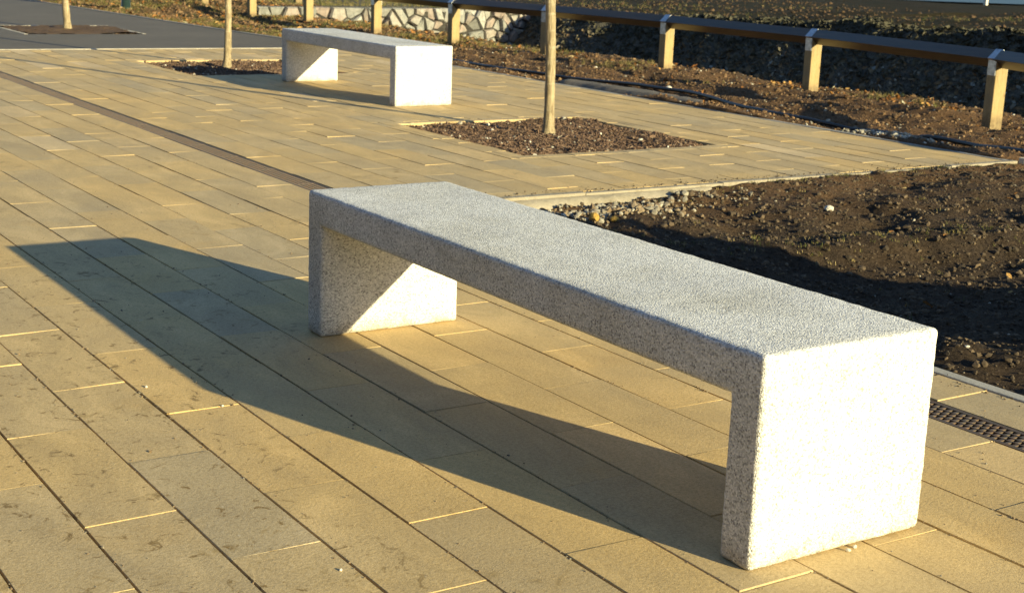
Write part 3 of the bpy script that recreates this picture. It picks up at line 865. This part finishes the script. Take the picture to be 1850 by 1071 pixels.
# ------------------------------------------------------------------ gabion head wall
def gabion():
    x0_, x1_, yw = 7.35, 12.75, 19.5
    root = empty('gabion_wall', (x0_, yw, 0)); tag(root, 'sunlit gabion wall of pinkish white broken stones behind the fence', 'wall')
    rd = np.random.default_rng(5)
    W_, B_, zt = x1_ - x0_, -1.1, .15
    pts = []
    while len(pts) < 620:                      # blue-noise seeds, rocks a little taller than wide in places
        p = np.array([rd.uniform(0, W_), rd.uniform(B_, zt)])
        rmin = rd.choice([.05, .07, .10, .14])
        if all((p[0] - q[0]) ** 2 + (p[1] - q[1]) ** 2 > rmin ** 2 for q in pts) : pts.append(p)
        elif rd.uniform() < .002: break
    pts = np.array(pts)
    bm = bmesh.new(); tl = bm.faces.layers.float.new('tone')
    for a_i, p in enumerate(pts):
        poly = [(0, B_), (W_, B_), (W_, zt), (0, zt)]
        dd = ((pts - p) ** 2).sum(1); near_ = np.argsort(dd)[1:22]
        for k in near_:
            q = pts[k]; mx, mz = (p + q) / 2; nx_, nz_ = q - p
            ln = math.hypot(nx_, nz_); nx_, nz_ = nx_ / ln, nz_ / ln
            off = -.004 - rd.uniform(0, .010)
            out = []
            for e in range(len(poly)):
                a_, b_ = poly[e], poly[(e + 1) % len(poly)]
                da = (a_[0] - mx) * nx_ + (a_[1] - mz) * nz_ - off; db = (b_[0] - mx) * nx_ + (b_[1] - mz) * nz_ - off
                if da <= 0: out.append(a_)
                if (da < 0) != (db < 0):
                    t = da / (da - db); out.append((a_[0] + (b_[0] - a_[0]) * t, a_[1] + (b_[1] - a_[1]) * t))
            poly = out
            if len(poly) < 3: break
        if len(poly) < 3: continue
        c_ = np.mean(poly, 0); tn = rd.uniform(0, 1)
        dep = rd.uniform(-.07, .05); tx_, tz_ = rd.normal(0, .22, 2)
        ring = []
        for lev, (sc_, yy) in enumerate([(1.0, .16), (.985, .04), (.84, 0.0)]):
            rr = []
            for (ax, az) in poly:
                lx, lz = (ax - c_[0]) * sc_, (az - c_[1]) * sc_
                jy = (tx_ * lx + tz_ * lz + rd.normal(0, .010)) if lev else 0
                rr.append(bm.verts.new((c_[0] + lx + rd.normal(0, .002), yy + dep + jy, c_[1] + lz + rd.normal(0, .002))))
            ring.append(rr)
        cv = bm.verts.new((c_[0] + rd.normal(0, .01), dep - rd.uniform(.0, .02), c_[1] + rd.normal(0, .01)))
        n_ = len(poly)
        for lev in range(2):
            for e in range(n_):
                f = bm.faces.new((ring[lev][e], ring[lev][(e + 1) % n_], ring[lev + 1][(e + 1) % n_], ring[lev + 1][e])); f[tl] = tn
        for e in range(n_):
            f = bm.faces.new((ring[2][e], ring[2][(e + 1) % n_], cv)); f[tl] = float(np.clip(tn + rd.normal(0, .06), 0, 1))
    mesh_bm('stone_fill', bm, M['gstone'], root)
    bm = bmesh.new(); add_box(bm, ((x1_ - x0_) / 2, .20, -.52), (x1_ - x0_, .3, 1.22))
    mesh_bm('gap_shade_backing', bm, M['dark'], root)  # dark backing box, puts shade into the gaps between the stones
    bm = bmesh.new()
    for k in range(int((x1_ - x0_) / .1) + 1):
        add_box(bm, (k * .1, -.105, -.5), (.0016, .0016, 1.3))
    for k in range(13):
        add_box(bm, ((x1_ - x0_) / 2, -.108, .15 - k * .1), (x1_ - x0_, .0016, .0016))
    for k in range(int((x1_ - x0_) / .1) + 1):
        add_box(bm, (k * .1, .12, .152), (.003, .45, .003))
    mesh_bm('wire_mesh', bm, M['wire'], root)
gabion()

# ------------------------------------------------------------------ bollard
def bollard():
    root = empty('bollard', (5.76, 21.1, float(H(5.76, 21.1)))); tag(root, 'dark green metal bollard standing in the verge beside the tarmac path', 'bollard')
    bm = bmesh.new(); tube(bm, [(0, 0, -.2), (0, 0, .0), (0, 0, .03), (0, 0, .035), (0, 0, .62)], [.09, .09, .09, .072, .070], 24)
    mesh_bm('shaft', bm, M['green'], root, smooth=True)
    bm = bmesh.new(); tube(bm, [(0, 0, .62), (0, 0, .63), (0, 0, .68), (0, 0, .74), (0, 0, .78), (0, 0, .79)], [.075, .1, .1, .1, .06, .01], 24)
    mesh_bm('cap', bm, M['green'], root, smooth=True)
bollard()

# white post by the water, corner block
bm = bmesh.new(); add_box(bm, (0, 0, .2), (.09, .09, .5), bevel=.006)
wp = mesh_bm('marker_post', bm, M['pebble']); wp.location = (31.7, 25.4, .16); tag(wp, 'short white post at the edge of the water, top right', 'post')
bm = bmesh.new(); add_box(bm, (0, 0, 0), (.045, .04, .05), bevel=.004, rz=.3)
cb = mesh_bm('corner_block', bm, M['cream']); cb.location = (5.80, 3.875, .0); tag(cb, 'small cream concrete block at the far right corner of the paving', 'block')

# ------------------------------------------------------------------ black cable on the verge
CP = [(5.98, 12.6), (6.08, 11.4), (6.10, 10.47), (6.227, 9.65), (6.35, 8.85), (6.34, 8.24), (6.36, 7.85), (6.27, 7.33), (6.19, 6.92), (6.14, 6.5), (6.14, 6.15), (6.14, 5.77), (6.18, 5.5), (6.19, 5.15), (6.22, 5.0), (6.19, 4.69), (6.126, 4.395), (6.07, 4.08), (5.98, 3.6), (6.0, 3.0), (6.1, 2.0)]
bm = bmesh.new()
cx_ = np.array(CP); tt = np.linspace(0, len(CP) - 1, 160)
xs_ = np.interp(tt, range(len(CP)), cx_[:, 0]); ys_ = np.interp(tt, range(len(CP)), cx_[:, 1])
k5 = np.ones(5) / 5
xs_ = np.convolve(np.pad(xs_, 2, 'edge'), k5, 'valid'); ys_ = np.convolve(np.pad(ys_, 2, 'edge'), k5, 'valid')
zs_ = H(xs_, ys_); zs_ = np.convolve(np.pad(zs_, 4, 'edge'), np.ones(9) / 9, 'valid') + .022
tube(bm, list(zip(xs_, ys_, zs_)), .016, 8)
tag(mesh_bm('cable', bm, M['rubber'], smooth=True), 'black plastic cable lying on the earth verge beyond the paving', 'cable')

# pale slab of spilled concrete between paving and cable
V_, F_ = [], []
for k in range(33):
    y_ = 7.0 + 2.1 * k / 32
    xr = 6.02 + .13 * math.sin((k / 32) * math.pi) + .03 * float(fbm(y_, 1, .3, 3, 2)); xl = 5.80 - .0 * k + .01 * float(fbm(y_, 7, .2, 3, 2))
    for j in range(7):
        x_ = xl + (xr - xl) * j / 6
        V_.append((x_, y_, .012 + .018 * math.sin(math.pi * j / 6) + .006 * float(fbm(x_, y_, .1, 3, 4)) + (-.05 if j in (0, 6) or k in (0, 32) else 0)))
for k in range(32):
    for j in range(6):
        F_.append([k * 7 + j, k * 7 + j + 1, (k + 1) * 7 + j + 1, (k + 1) * 7 + j])
sp = mesh_np('spilled_concrete', V_, F_, mat_concrete('dirty_grey_concrete', (.22, .19, .16), (.14, .12, .10), 7, .006), smooth=True)
tag(sp, 'flat grey smear of dried concrete on the earth beside the far paving edge', 'concrete spill')

# ------------------------------------------------------------------ scatter
def ico(sub, jit, sd, flat=1.0):
    r_ = np.random.default_rng(sd)
    b_ = bmesh.new(); bmesh.ops.create_icosphere(b_, subdivisions=sub, radius=1)
    v = np.array([q.co[:] for q in b_.verts]); f = np.array([[q.index for q in p.verts] for p in b_.faces]); b_.free()
    v = v * (1 + r_.normal(0, jit, len(v)))[:, None]; v[:, 2] *= flat
    return v, f
ROCKS = [ico(1, .16, s_i, .7) for s_i in range(6)]
def chip(sd):
    r_ = np.random.default_rng(sd)
    v = np.array([[sx, sy, sz] for sx in (-1, 1) for sy in (-1, 1) for sz in (-1, 1)], float)
    v = v * [1, .42, .22] + r_.normal(0, .09, (8, 3))
    f = np.array([[0, 1, 3, 2], [4, 6, 7, 5], [0, 4, 5, 1], [2, 3, 7, 6], [0, 2, 6, 4], [1, 5, 7, 3]])
    return v, f
CHIPS = [chip(s_i) for s_i in range(5)]
def leafshape(sd):
    r_ = np.random.default_rng(sd)
    xs = [-1, -.4, .3, 1.0]; wd = [.08, .55, .5, .05]; v = []
    for x_, w_ in zip(xs, wd):
        for s_ in (-1, 0, 1):
            v.append((x_, s_ * w_ + r_.normal(0, .05), .25 * abs(s_) * w_ * 2 * r_.uniform(.3, 1.2) + .25 * x_ * x_ * r_.uniform(0, 1)))
    f = [[i_ * 3 + j, i_ * 3 + j + 1, (i_ + 1) * 3 + j + 1, (i_ + 1) * 3 + j] for i_ in range(3) for j in range(2)]
    return np.array(v), np.array(f)
LEAVES = [leafshape(s_i) for s_i in range(5)]
def instances(name, shapes, P, S, mat, tilt=.5, tone=None, kind='stuff', seed=0):
    r_ = np.random.default_rng(seed + 100)
    Vs, Fs, Ts = [], [], []; base = 0
    idx = r_.integers(0, len(shapes), len(P))
    tn = r_.uniform(0, 1, len(P)) if tone is None else tone
    for si, (v, f) in enumerate(shapes):
        sel = np.where(idx == si)[0]
        if len(sel) == 0: continue
        n_ = len(sel)
        a_ = r_.uniform(0, 2 * math.pi, n_); b_ = r_.normal(0, tilt, n_); c_ = r_.normal(0, tilt, n_)
        ca, sa, cb, sb, cc, sc = np.cos(a_), np.sin(a_), np.cos(b_), np.sin(b_), np.cos(c_), np.sin(c_)
        Rz = np.zeros((n_, 3, 3)); Rz[:, 0, 0] = ca; Rz[:, 0, 1] = -sa; Rz[:, 1, 0] = sa; Rz[:, 1, 1] = ca; Rz[:, 2, 2] = 1
        Rx = np.zeros((n_, 3, 3)); Rx[:, 0, 0] = 1; Rx[:, 1, 1] = cb; Rx[:, 1, 2] = -sb; Rx[:, 2, 1] = sb; Rx[:, 2, 2] = cb
        Ry = np.zeros((n_, 3, 3)); Ry[:, 0, 0] = cc; Ry[:, 0, 2] = sc; Ry[:, 1, 1] = 1; Ry[:, 2, 0] = -sc; Ry[:, 2, 2] = cc
        RR = Rz @ Rx @ Ry
        vv = np.einsum('nij,kj->nki', RR, v) * S[sel][:, None, None] + P[sel][:, None, :]
        Vs.append(vv.reshape(-1, 3))
        ff = f[None] + (np.arange(n_) * len(v))[:, None, None] + base
        Fs.append(ff.reshape(-1, f.shape[1])); Ts.append(np.repeat(tn[sel], len(f)))
        base += n_ * len(v)
    o = mesh_np(name, np.concatenate(Vs), np.concatenate(Fs), mat, tone=np.concatenate(Ts))
    tag(o, kind=kind)
    return o
def rnd_pts(n_, a, b, c, d, zf=H, dens=None, seed=0, sink=0.0):
    r_ = np.random.default_rng(seed + 500)
    x_ = r_.uniform(a, b, n_); y_ = r_.uniform(c, d, n_)
    if dens is not None:
        k_ = r_.uniform(0, 1, n_) < dens(x_, y_); x_, y_ = x_[k_], y_[k_]
    z_ = zf(x_, y_)
    keep = z_ > -1.3
    return np.stack([x_, y_, z_ - sink], 1)[keep]
def logn(n_, m_, s_, seed=0, hi=None):
    v = np.exp(np.random.default_rng(seed + 900).normal(math.log(m_), s_, n_))
    return np.clip(v, 0, hi) if hi else v
patch = lambda s_, sc, lo, hi: (lambda x_, y_: sstep(lo, hi, fbm(x_, y_, sc, 3, s_)))

# damp soil crumbs in the open bed
P = rnd_pts(34000, 1.56, 5.9, -.6, 3.86, seed=1)
instances('soil_crumbs', ROCKS, P, logn(len(P), .0042, .68, 1, .019), M['darkclod'], seed=1)
# pale flecks and small stones in the bed
P = rnd_pts(650, 1.56, 6.0, -.4, 3.86, seed=2)
instances('bed_stones', ROCKS, P, logn(len(P), .0042, .5, 2, .012), M['gravel'], seed=2)
# gravel by the exposed footing
dn = lambda x_, y_: .9 * np.exp(-(((x_ - 2.35) / .55) ** 2 + ((y_ - 3.66) / .13) ** 2))
P = rnd_pts(3600, 1.6, 3.4, 3.2, 3.80, dens=dn, seed=3)
instances('footing_gravel', ROCKS, P + [0, 0, .006], logn(len(P), .0095, .45, 3, .024), M['gravel'], tone=np.random.default_rng(3).uniform(.1, .9, len(P)), seed=3)
# verge crumbs and stones
P = rnd_pts(26000, 5.78, 8.5, 2.6, 13.4, seed=4)
instances('verge_crumbs', ROCKS, P, logn(len(P), .0055, .65, 4, .03), M['clod'], seed=4)
P = rnd_pts(2600, 5.78, 8.4, 3.0, 19.5, seed=5)
instances('verge_stones', ROCKS, P, logn(len(P), .007, .5, 5, .022), M['gravel'], seed=5)
dn = lambda x_, y_: np.exp(-(((x_ - 5.92) / .07) ** 2 + ((y_ - 5.1) / .32) ** 2))
P = rnd_pts(1500, 5.78, 6.2, 4.2, 6.2, dens=dn, seed=6)
instances('kerb_gravel', ROCKS, P + [0, 0, .008], logn(len(P), .013, .4, 6, .03), M['gravel'], tone=np.random.default_rng(6).uniform(.4, 1, len(P)), seed=6)
# far verge
P = rnd_pts(16000, 5.0, 8.6, 13.4, 24, dens=lambda x_, y_: (x_ > tar_edge(y_) + .06) * 1.0, seed=7)
instances('far_verge_crumbs', ROCKS, P, logn(len(P), .012, .5, 7, .05), M['clod'], tone=np.random.default_rng(7).uniform(.3, 1, len(P)), seed=7)
# fallen leaves
P = rnd_pts(4200, 5.85, 8.7, 3.2, 13.5, dens=lambda x_, y_: .03 + .95 * sstep(7.2, 8.0, x_) * sstep(-.2, .4, fbm(x_, y_, .8, 3, 21)), seed=8)
instances('fallen_leaves', LEAVES, P + [0, 0, .012], logn(len(P), .019, .35, 8, .04), M['leaf'], seed=8)
P = rnd_pts(900, 5.4, 8.6, 13.4, 24, dens=lambda x_, y_: (x_ > tar_edge(y_) + .06) * 1.0, seed=9)
instances('far_fallen_leaves', LEAVES, P + [0, 0, .012], logn(len(P), .03, .3, 9, .05), M['leaf'], seed=9)
P = rnd_pts(50, 1.7, 5.8, 0, 3.8, seed=10)
instances('bed_leaves', LEAVES, P + [0, 0, .01], logn(len(P), .012, .3, 10, .025), M['leaf'], seed=10)
# litter on the far ditch bank and on the rise
P = rnd_pts(36000, 10.9, 13.1, 2.5, 19.4, seed=11)
instances('ditch_litter', LEAVES + CHIPS, P + [0, 0, .01], logn(len(P), .028, .5, 11, .07), M['litter'], tilt=.9, tone=np.random.default_rng(11).beta(1.2, 1.8, len(P)), seed=11) if False else instances('ditch_litter', LEAVES, P + [0, 0, .01], logn(len(P), .028, .5, 11, .07), M['litter'], tilt=.9, tone=np.random.default_rng(11).beta(1.2, 1.8, len(P)) * (1 - .75 * sstep(12.1, 12.5, P[:, 0])), seed=11)
P = rnd_pts(6000, 12.8, 24, 6, 34, seed=12)
instances('turf_litter', ROCKS, P, logn(len(P), .016, .6, 12, .06), M['clod'], tone=np.random.default_rng(12).uniform(0, .5, len(P)), seed=12)
# mulch in the pits
for k, (a, b, c, d) in enumerate(PITS + [(P3[0] + .05, P3[1] - .05, P3[2] + .05, P3[3] - .05)]):
    P = rnd_pts(7500, a + .01, b - .01, c + .01, d - .01, zf=pit_z, seed=20 + k)
    instances('bark_mulch', CHIPS, P + [0, 0, .003], logn(len(P), .0062, .5, 20 + k, .018), M['mulch'], tone=np.random.default_rng(20 + k).beta(2, 2.2, len(P)), seed=20 + k)
    P = rnd_pts(70, a + .01, b - .01, c + .01, d - .01, zf=pit_z, seed=30 + k)
    instances('pit_stones', ROCKS, P + [0, 0, .006], logn(len(P), .0085, .4, 30 + k, .02), M['gravel'], tone=np.random.default_rng(30 + k).uniform(.7, 1, len(P)), seed=30 + k)
# grass tufts
def grass(name, P, hgt, seed, blades=9):
    r_ = np.random.default_rng(seed)
    n_ = len(P); B = n_ * blades
    c_ = np.repeat(P, blades, 0) + np.c_[r_.normal(0, .012, (B, 2)), np.zeros(B)]
    a_ = r_.uniform(0, 2 * math.pi, B); h_ = hgt * r_.uniform(.4, 1.2, B); ln = r_.uniform(.2, 1.1, B) * h_
    d_ = np.c_[np.cos(a_), np.sin(a_), np.zeros(B)]; s_ = np.c_[-np.sin(a_), np.cos(a_), np.zeros(B)] * .0013
    up = np.array([0, 0, 1.0])
    v = np.stack([c_ - s_, c_ + s_, c_ + d_ * ln[:, None] * .35 + up * h_[:, None] * .6 + s_ * .7, c_ + d_ * ln[:, None] * .35 + up * h_[:, None] * .6 - s_ * .7,
                  c_ + d_ * ln[:, None] + up * h_[:, None]], 1).reshape(-1, 3)
    k_ = np.arange(B) * 5
    f = np.concatenate([np.stack([k_, k_ + 1, k_ + 2], 1), np.stack([k_, k_ + 2, k_ + 3], 1), np.stack([k_ + 3, k_ + 2, k_ + 4], 1)])
    tn = np.repeat(r_.uniform(0, 1, n_), blades); tn = np.clip(tn + r_.normal(0, .15, B), 0, 1)
    o = mesh_np(name, v, f, M['grass'], tone=np.tile(tn, 3)); tag(o, kind='stuff')
P = rnd_pts(4500, 7.3, 8.8, 3.2, 19.3, dens=lambda x_, y_: sstep(.1, .5, fbm(x_, y_, .7, 3, 33)) * .8, seed=40)
grass('verge_grass', P, .05, 40)
P = rnd_pts(9000, 5.2, 8.4, 13.2, 24, dens=lambda x_, y_: (x_ > tar_edge(y_) + .08) * sstep(-.25, .5, fbm(x_, y_, 1.1, 3, 35)), seed=41)
grass('far_verge_grass', P, .045, 41)
dn = lambda x_, y_: np.exp(-((y_ - 3.86) / .05) ** 2) * sstep(2.4, 3.2, x_) * .8 + np.exp(-(((x_ - 3.25 + .6 * (y_ - 2.4)) / .8) ** 2 + (((y_ - 2.6) + .3 * (x_ - 3.2)) / .17) ** 2)) * .6 + .02
P = rnd_pts(9000, 1.7, 5.7, 1.2, 3.88, dens=dn, seed=42)
grass('bed_grass', P[::2], .018, 42, 8)
P = rnd_pts(2500, 12.9, 22, 7, 30, dens=patch(36, 1.5, -.3, .4), seed=43)
grass('rise_grass', P, .06, 43)
P = rnd_pts(5000, 8.0, 12.8, 19.8, 30, seed=44)
grass('wall_top_grass', P, .05, 44)

# grit lying along the open joints and loose on the slabs
gr = np.random.default_rng(314)
n_ = 5200
gy_ = -1.6 + 9.0 * gr.uniform(0, 1, n_) ** 1.3; ci = gr.integers(-12, 6, n_)
gx2 = X0 + PIT_ * ci + gr.normal(0, .0035, n_) * np.where(gr.uniform(0, 1, n_) < .75, 1, 6)
k_ = ~((gx2 > DX0 - .01) & (gx2 < DX1 + .01)) & (gx2 < 1.45) & ~((gx2 > -.02) & (gx2 < BW + .02) & (gy_ > -.02) & (gy_ < BL + .02))
Pg = np.stack([gx2, gy_, np.full(n_, .0006)], 1)[k_]
instances('joint_grit', ROCKS, Pg, logn(len(Pg), .0016, .45, 60, .0045), M['gravel'], tone=gr.uniform(0, .6, len(Pg)), seed=60)
n_ = 1400
Pg = np.stack([gr.uniform(-1.9, 1.4, n_), gr.uniform(-1.4, 4.5, n_), np.full(n_, .0008)], 1)
k_ = ~((Pg[:, 0] > DX0 - .01) & (Pg[:, 0] < DX1 + .01)) & ~((Pg[:, 0] > -.02) & (Pg[:, 0] < BW + .02) & (Pg[:, 1] > -.02) & (Pg[:, 1] < BL + .02))
Pg = Pg[k_]
instances('loose_grit', ROCKS, Pg, logn(len(Pg), .0013, .5, 61, .004), M['gravel'], tone=gr.uniform(0, .75, len(Pg)), seed=61)
# soil crumbs spilled over the kerbs on to the paving
Pg = np.stack([1.51 - np.abs(gr.normal(0, .06, 500)), gr.uniform(-.5, 3.9, 500), np.full(500, .0015)], 1)
Pg2 = np.stack([gr.uniform(1.6, 5.6, 500), 3.90 + np.abs(gr.normal(0, .07, 500)), np.full(500, .0015)], 1)
Pg = np.concatenate([Pg, Pg2])
instances('spilled_soil', ROCKS, Pg, logn(len(Pg), .0026, .5, 62, .008), M['darkclod'], seed=62)

# ------------------------------------------------------------------ single stones
def stone(x_, y_, r_, mat, label, z=None, flat=.7, seed=0, cat='stone', name='stone'):
    v, f = ico(2, .07, 50 + seed, flat)
    v = v * [1, .75, 1] * r_
    z_ = (0.0 if z is None else z) + r_ * flat * .8
    o = mesh_np(name, v, f, mat, smooth=False); o.location = (x_, y_, z_); o.rotation_euler = (0, 0, seed * 1.3)
    tag(o, label, cat)
stone(2.168, 3.49, .034, M['ochre'], 'ochre yellow stone in the gravel just behind the near bench, left of its twin', z=float(H(2.168, 3.49)), seed=1)
stone(2.265, 3.455, .024, M['ochre'], 'smaller ochre stone in the gravel behind the near bench, right of its twin', z=float(H(2.265, 3.455)), seed=2)
stone(6.66, 8.48, .045, M['pebble'], 'bright white stone on the earth verge below the second lit fence post', z=float(H(6.66, 8.48)), seed=3)
stone(.262, -.016, .006, M['pebble'], 'left of two pebbles at the foot of the near bench end', seed=4, cat='pebble', name='pebble')
stone(.288, -.010, .0055, M['pebble'], 'right of two pebbles at the foot of the near bench end', seed=5, cat='pebble', name='pebble')
stone(-.643, 1.70, .0055, M['pebble'], 'tiny pale pebble on the sunlit paving left of the bench shadow', seed=6, cat='pebble', name='pebble')
stone(-.522, 1.457, .004, M['pebble'], 'tiny pale pebble on the paving just below the shadow edge', seed=7, cat='pebble', name='pebble')
stone(-.705, .395, .004, M['pebble'], 'pale pebble on the paving at the bottom of the picture', seed=8, cat='pebble', name='pebble')
stone(3.47, 3.24, .024, M['pebble'], 'pale pinkish stone lying on the bare soil bed', z=float(H(3.47, 3.24)), seed=9)

# ------------------------------------------------------------------ unseen evergreen hedge added west of the square to block low sky light
def hedge():
    root = empty('sky_blocking_hedge', (-10, 8, 0)); tag(root, 'tall dark evergreen hedge added far left, outside the picture edge, to block low sky light', 'hedge')
    r_ = np.random.default_rng(77)
    n_ = 26000
    yy = r_.uniform(-26, 34, n_); top = 6.6 + .9 * fbm(yy, yy * 0, 3.0, 3, 5)
    zz = top * np.sqrt(r_.uniform(0, 1, n_)); side = r_.uniform(0, 1, n_)
    xx = -1.2 + 1.2 * (1 - side ** 2) + .35 * fbm(yy, zz, 1.2, 3, 9) - np.clip(zz - top + .8, 0, 1) * r_.uniform(0, 1.5, n_)
    P_ = np.stack([xx, yy - 8 + 8 - 8, zz], 1)
    s_ = r_.uniform(.10, .22, n_); nv_ = r_.normal(0, 1, (n_, 3)); nv_[:, 0] += .8; nv_ /= np.linalg.norm(nv_, axis=1)[:, None]
    t_ = np.cross(nv_, r_.normal(0, 1, (n_, 3))); t_ /= np.linalg.norm(t_, axis=1)[:, None]; b_ = np.cross(nv_, t_)
    v = np.stack([P_ - t_ * s_[:, None], P_ + b_ * s_[:, None] * .6, P_ + t_ * s_[:, None], P_ - b_ * s_[:, None] * .6], 1).reshape(-1, 3)
    f = np.arange(n_ * 4).reshape(-1, 4)
    mesh_np('blocker_foliage', v, f, mat_tone('evergreen_leaf', [(0, (.02, .035, .012)), (1, (.05, .07, .025))], .8, 20), root, tone=r_.uniform(0, 1, n_))
    bm = bmesh.new(); add_box(bm, (-1.3, 0 - 4, 3.0), (1.2, 59, 5.6)); mesh_bm('blocking_core', bm, M['dark'], root)  # plain dark box inside the added hedge, blocks low sky light
hedge()
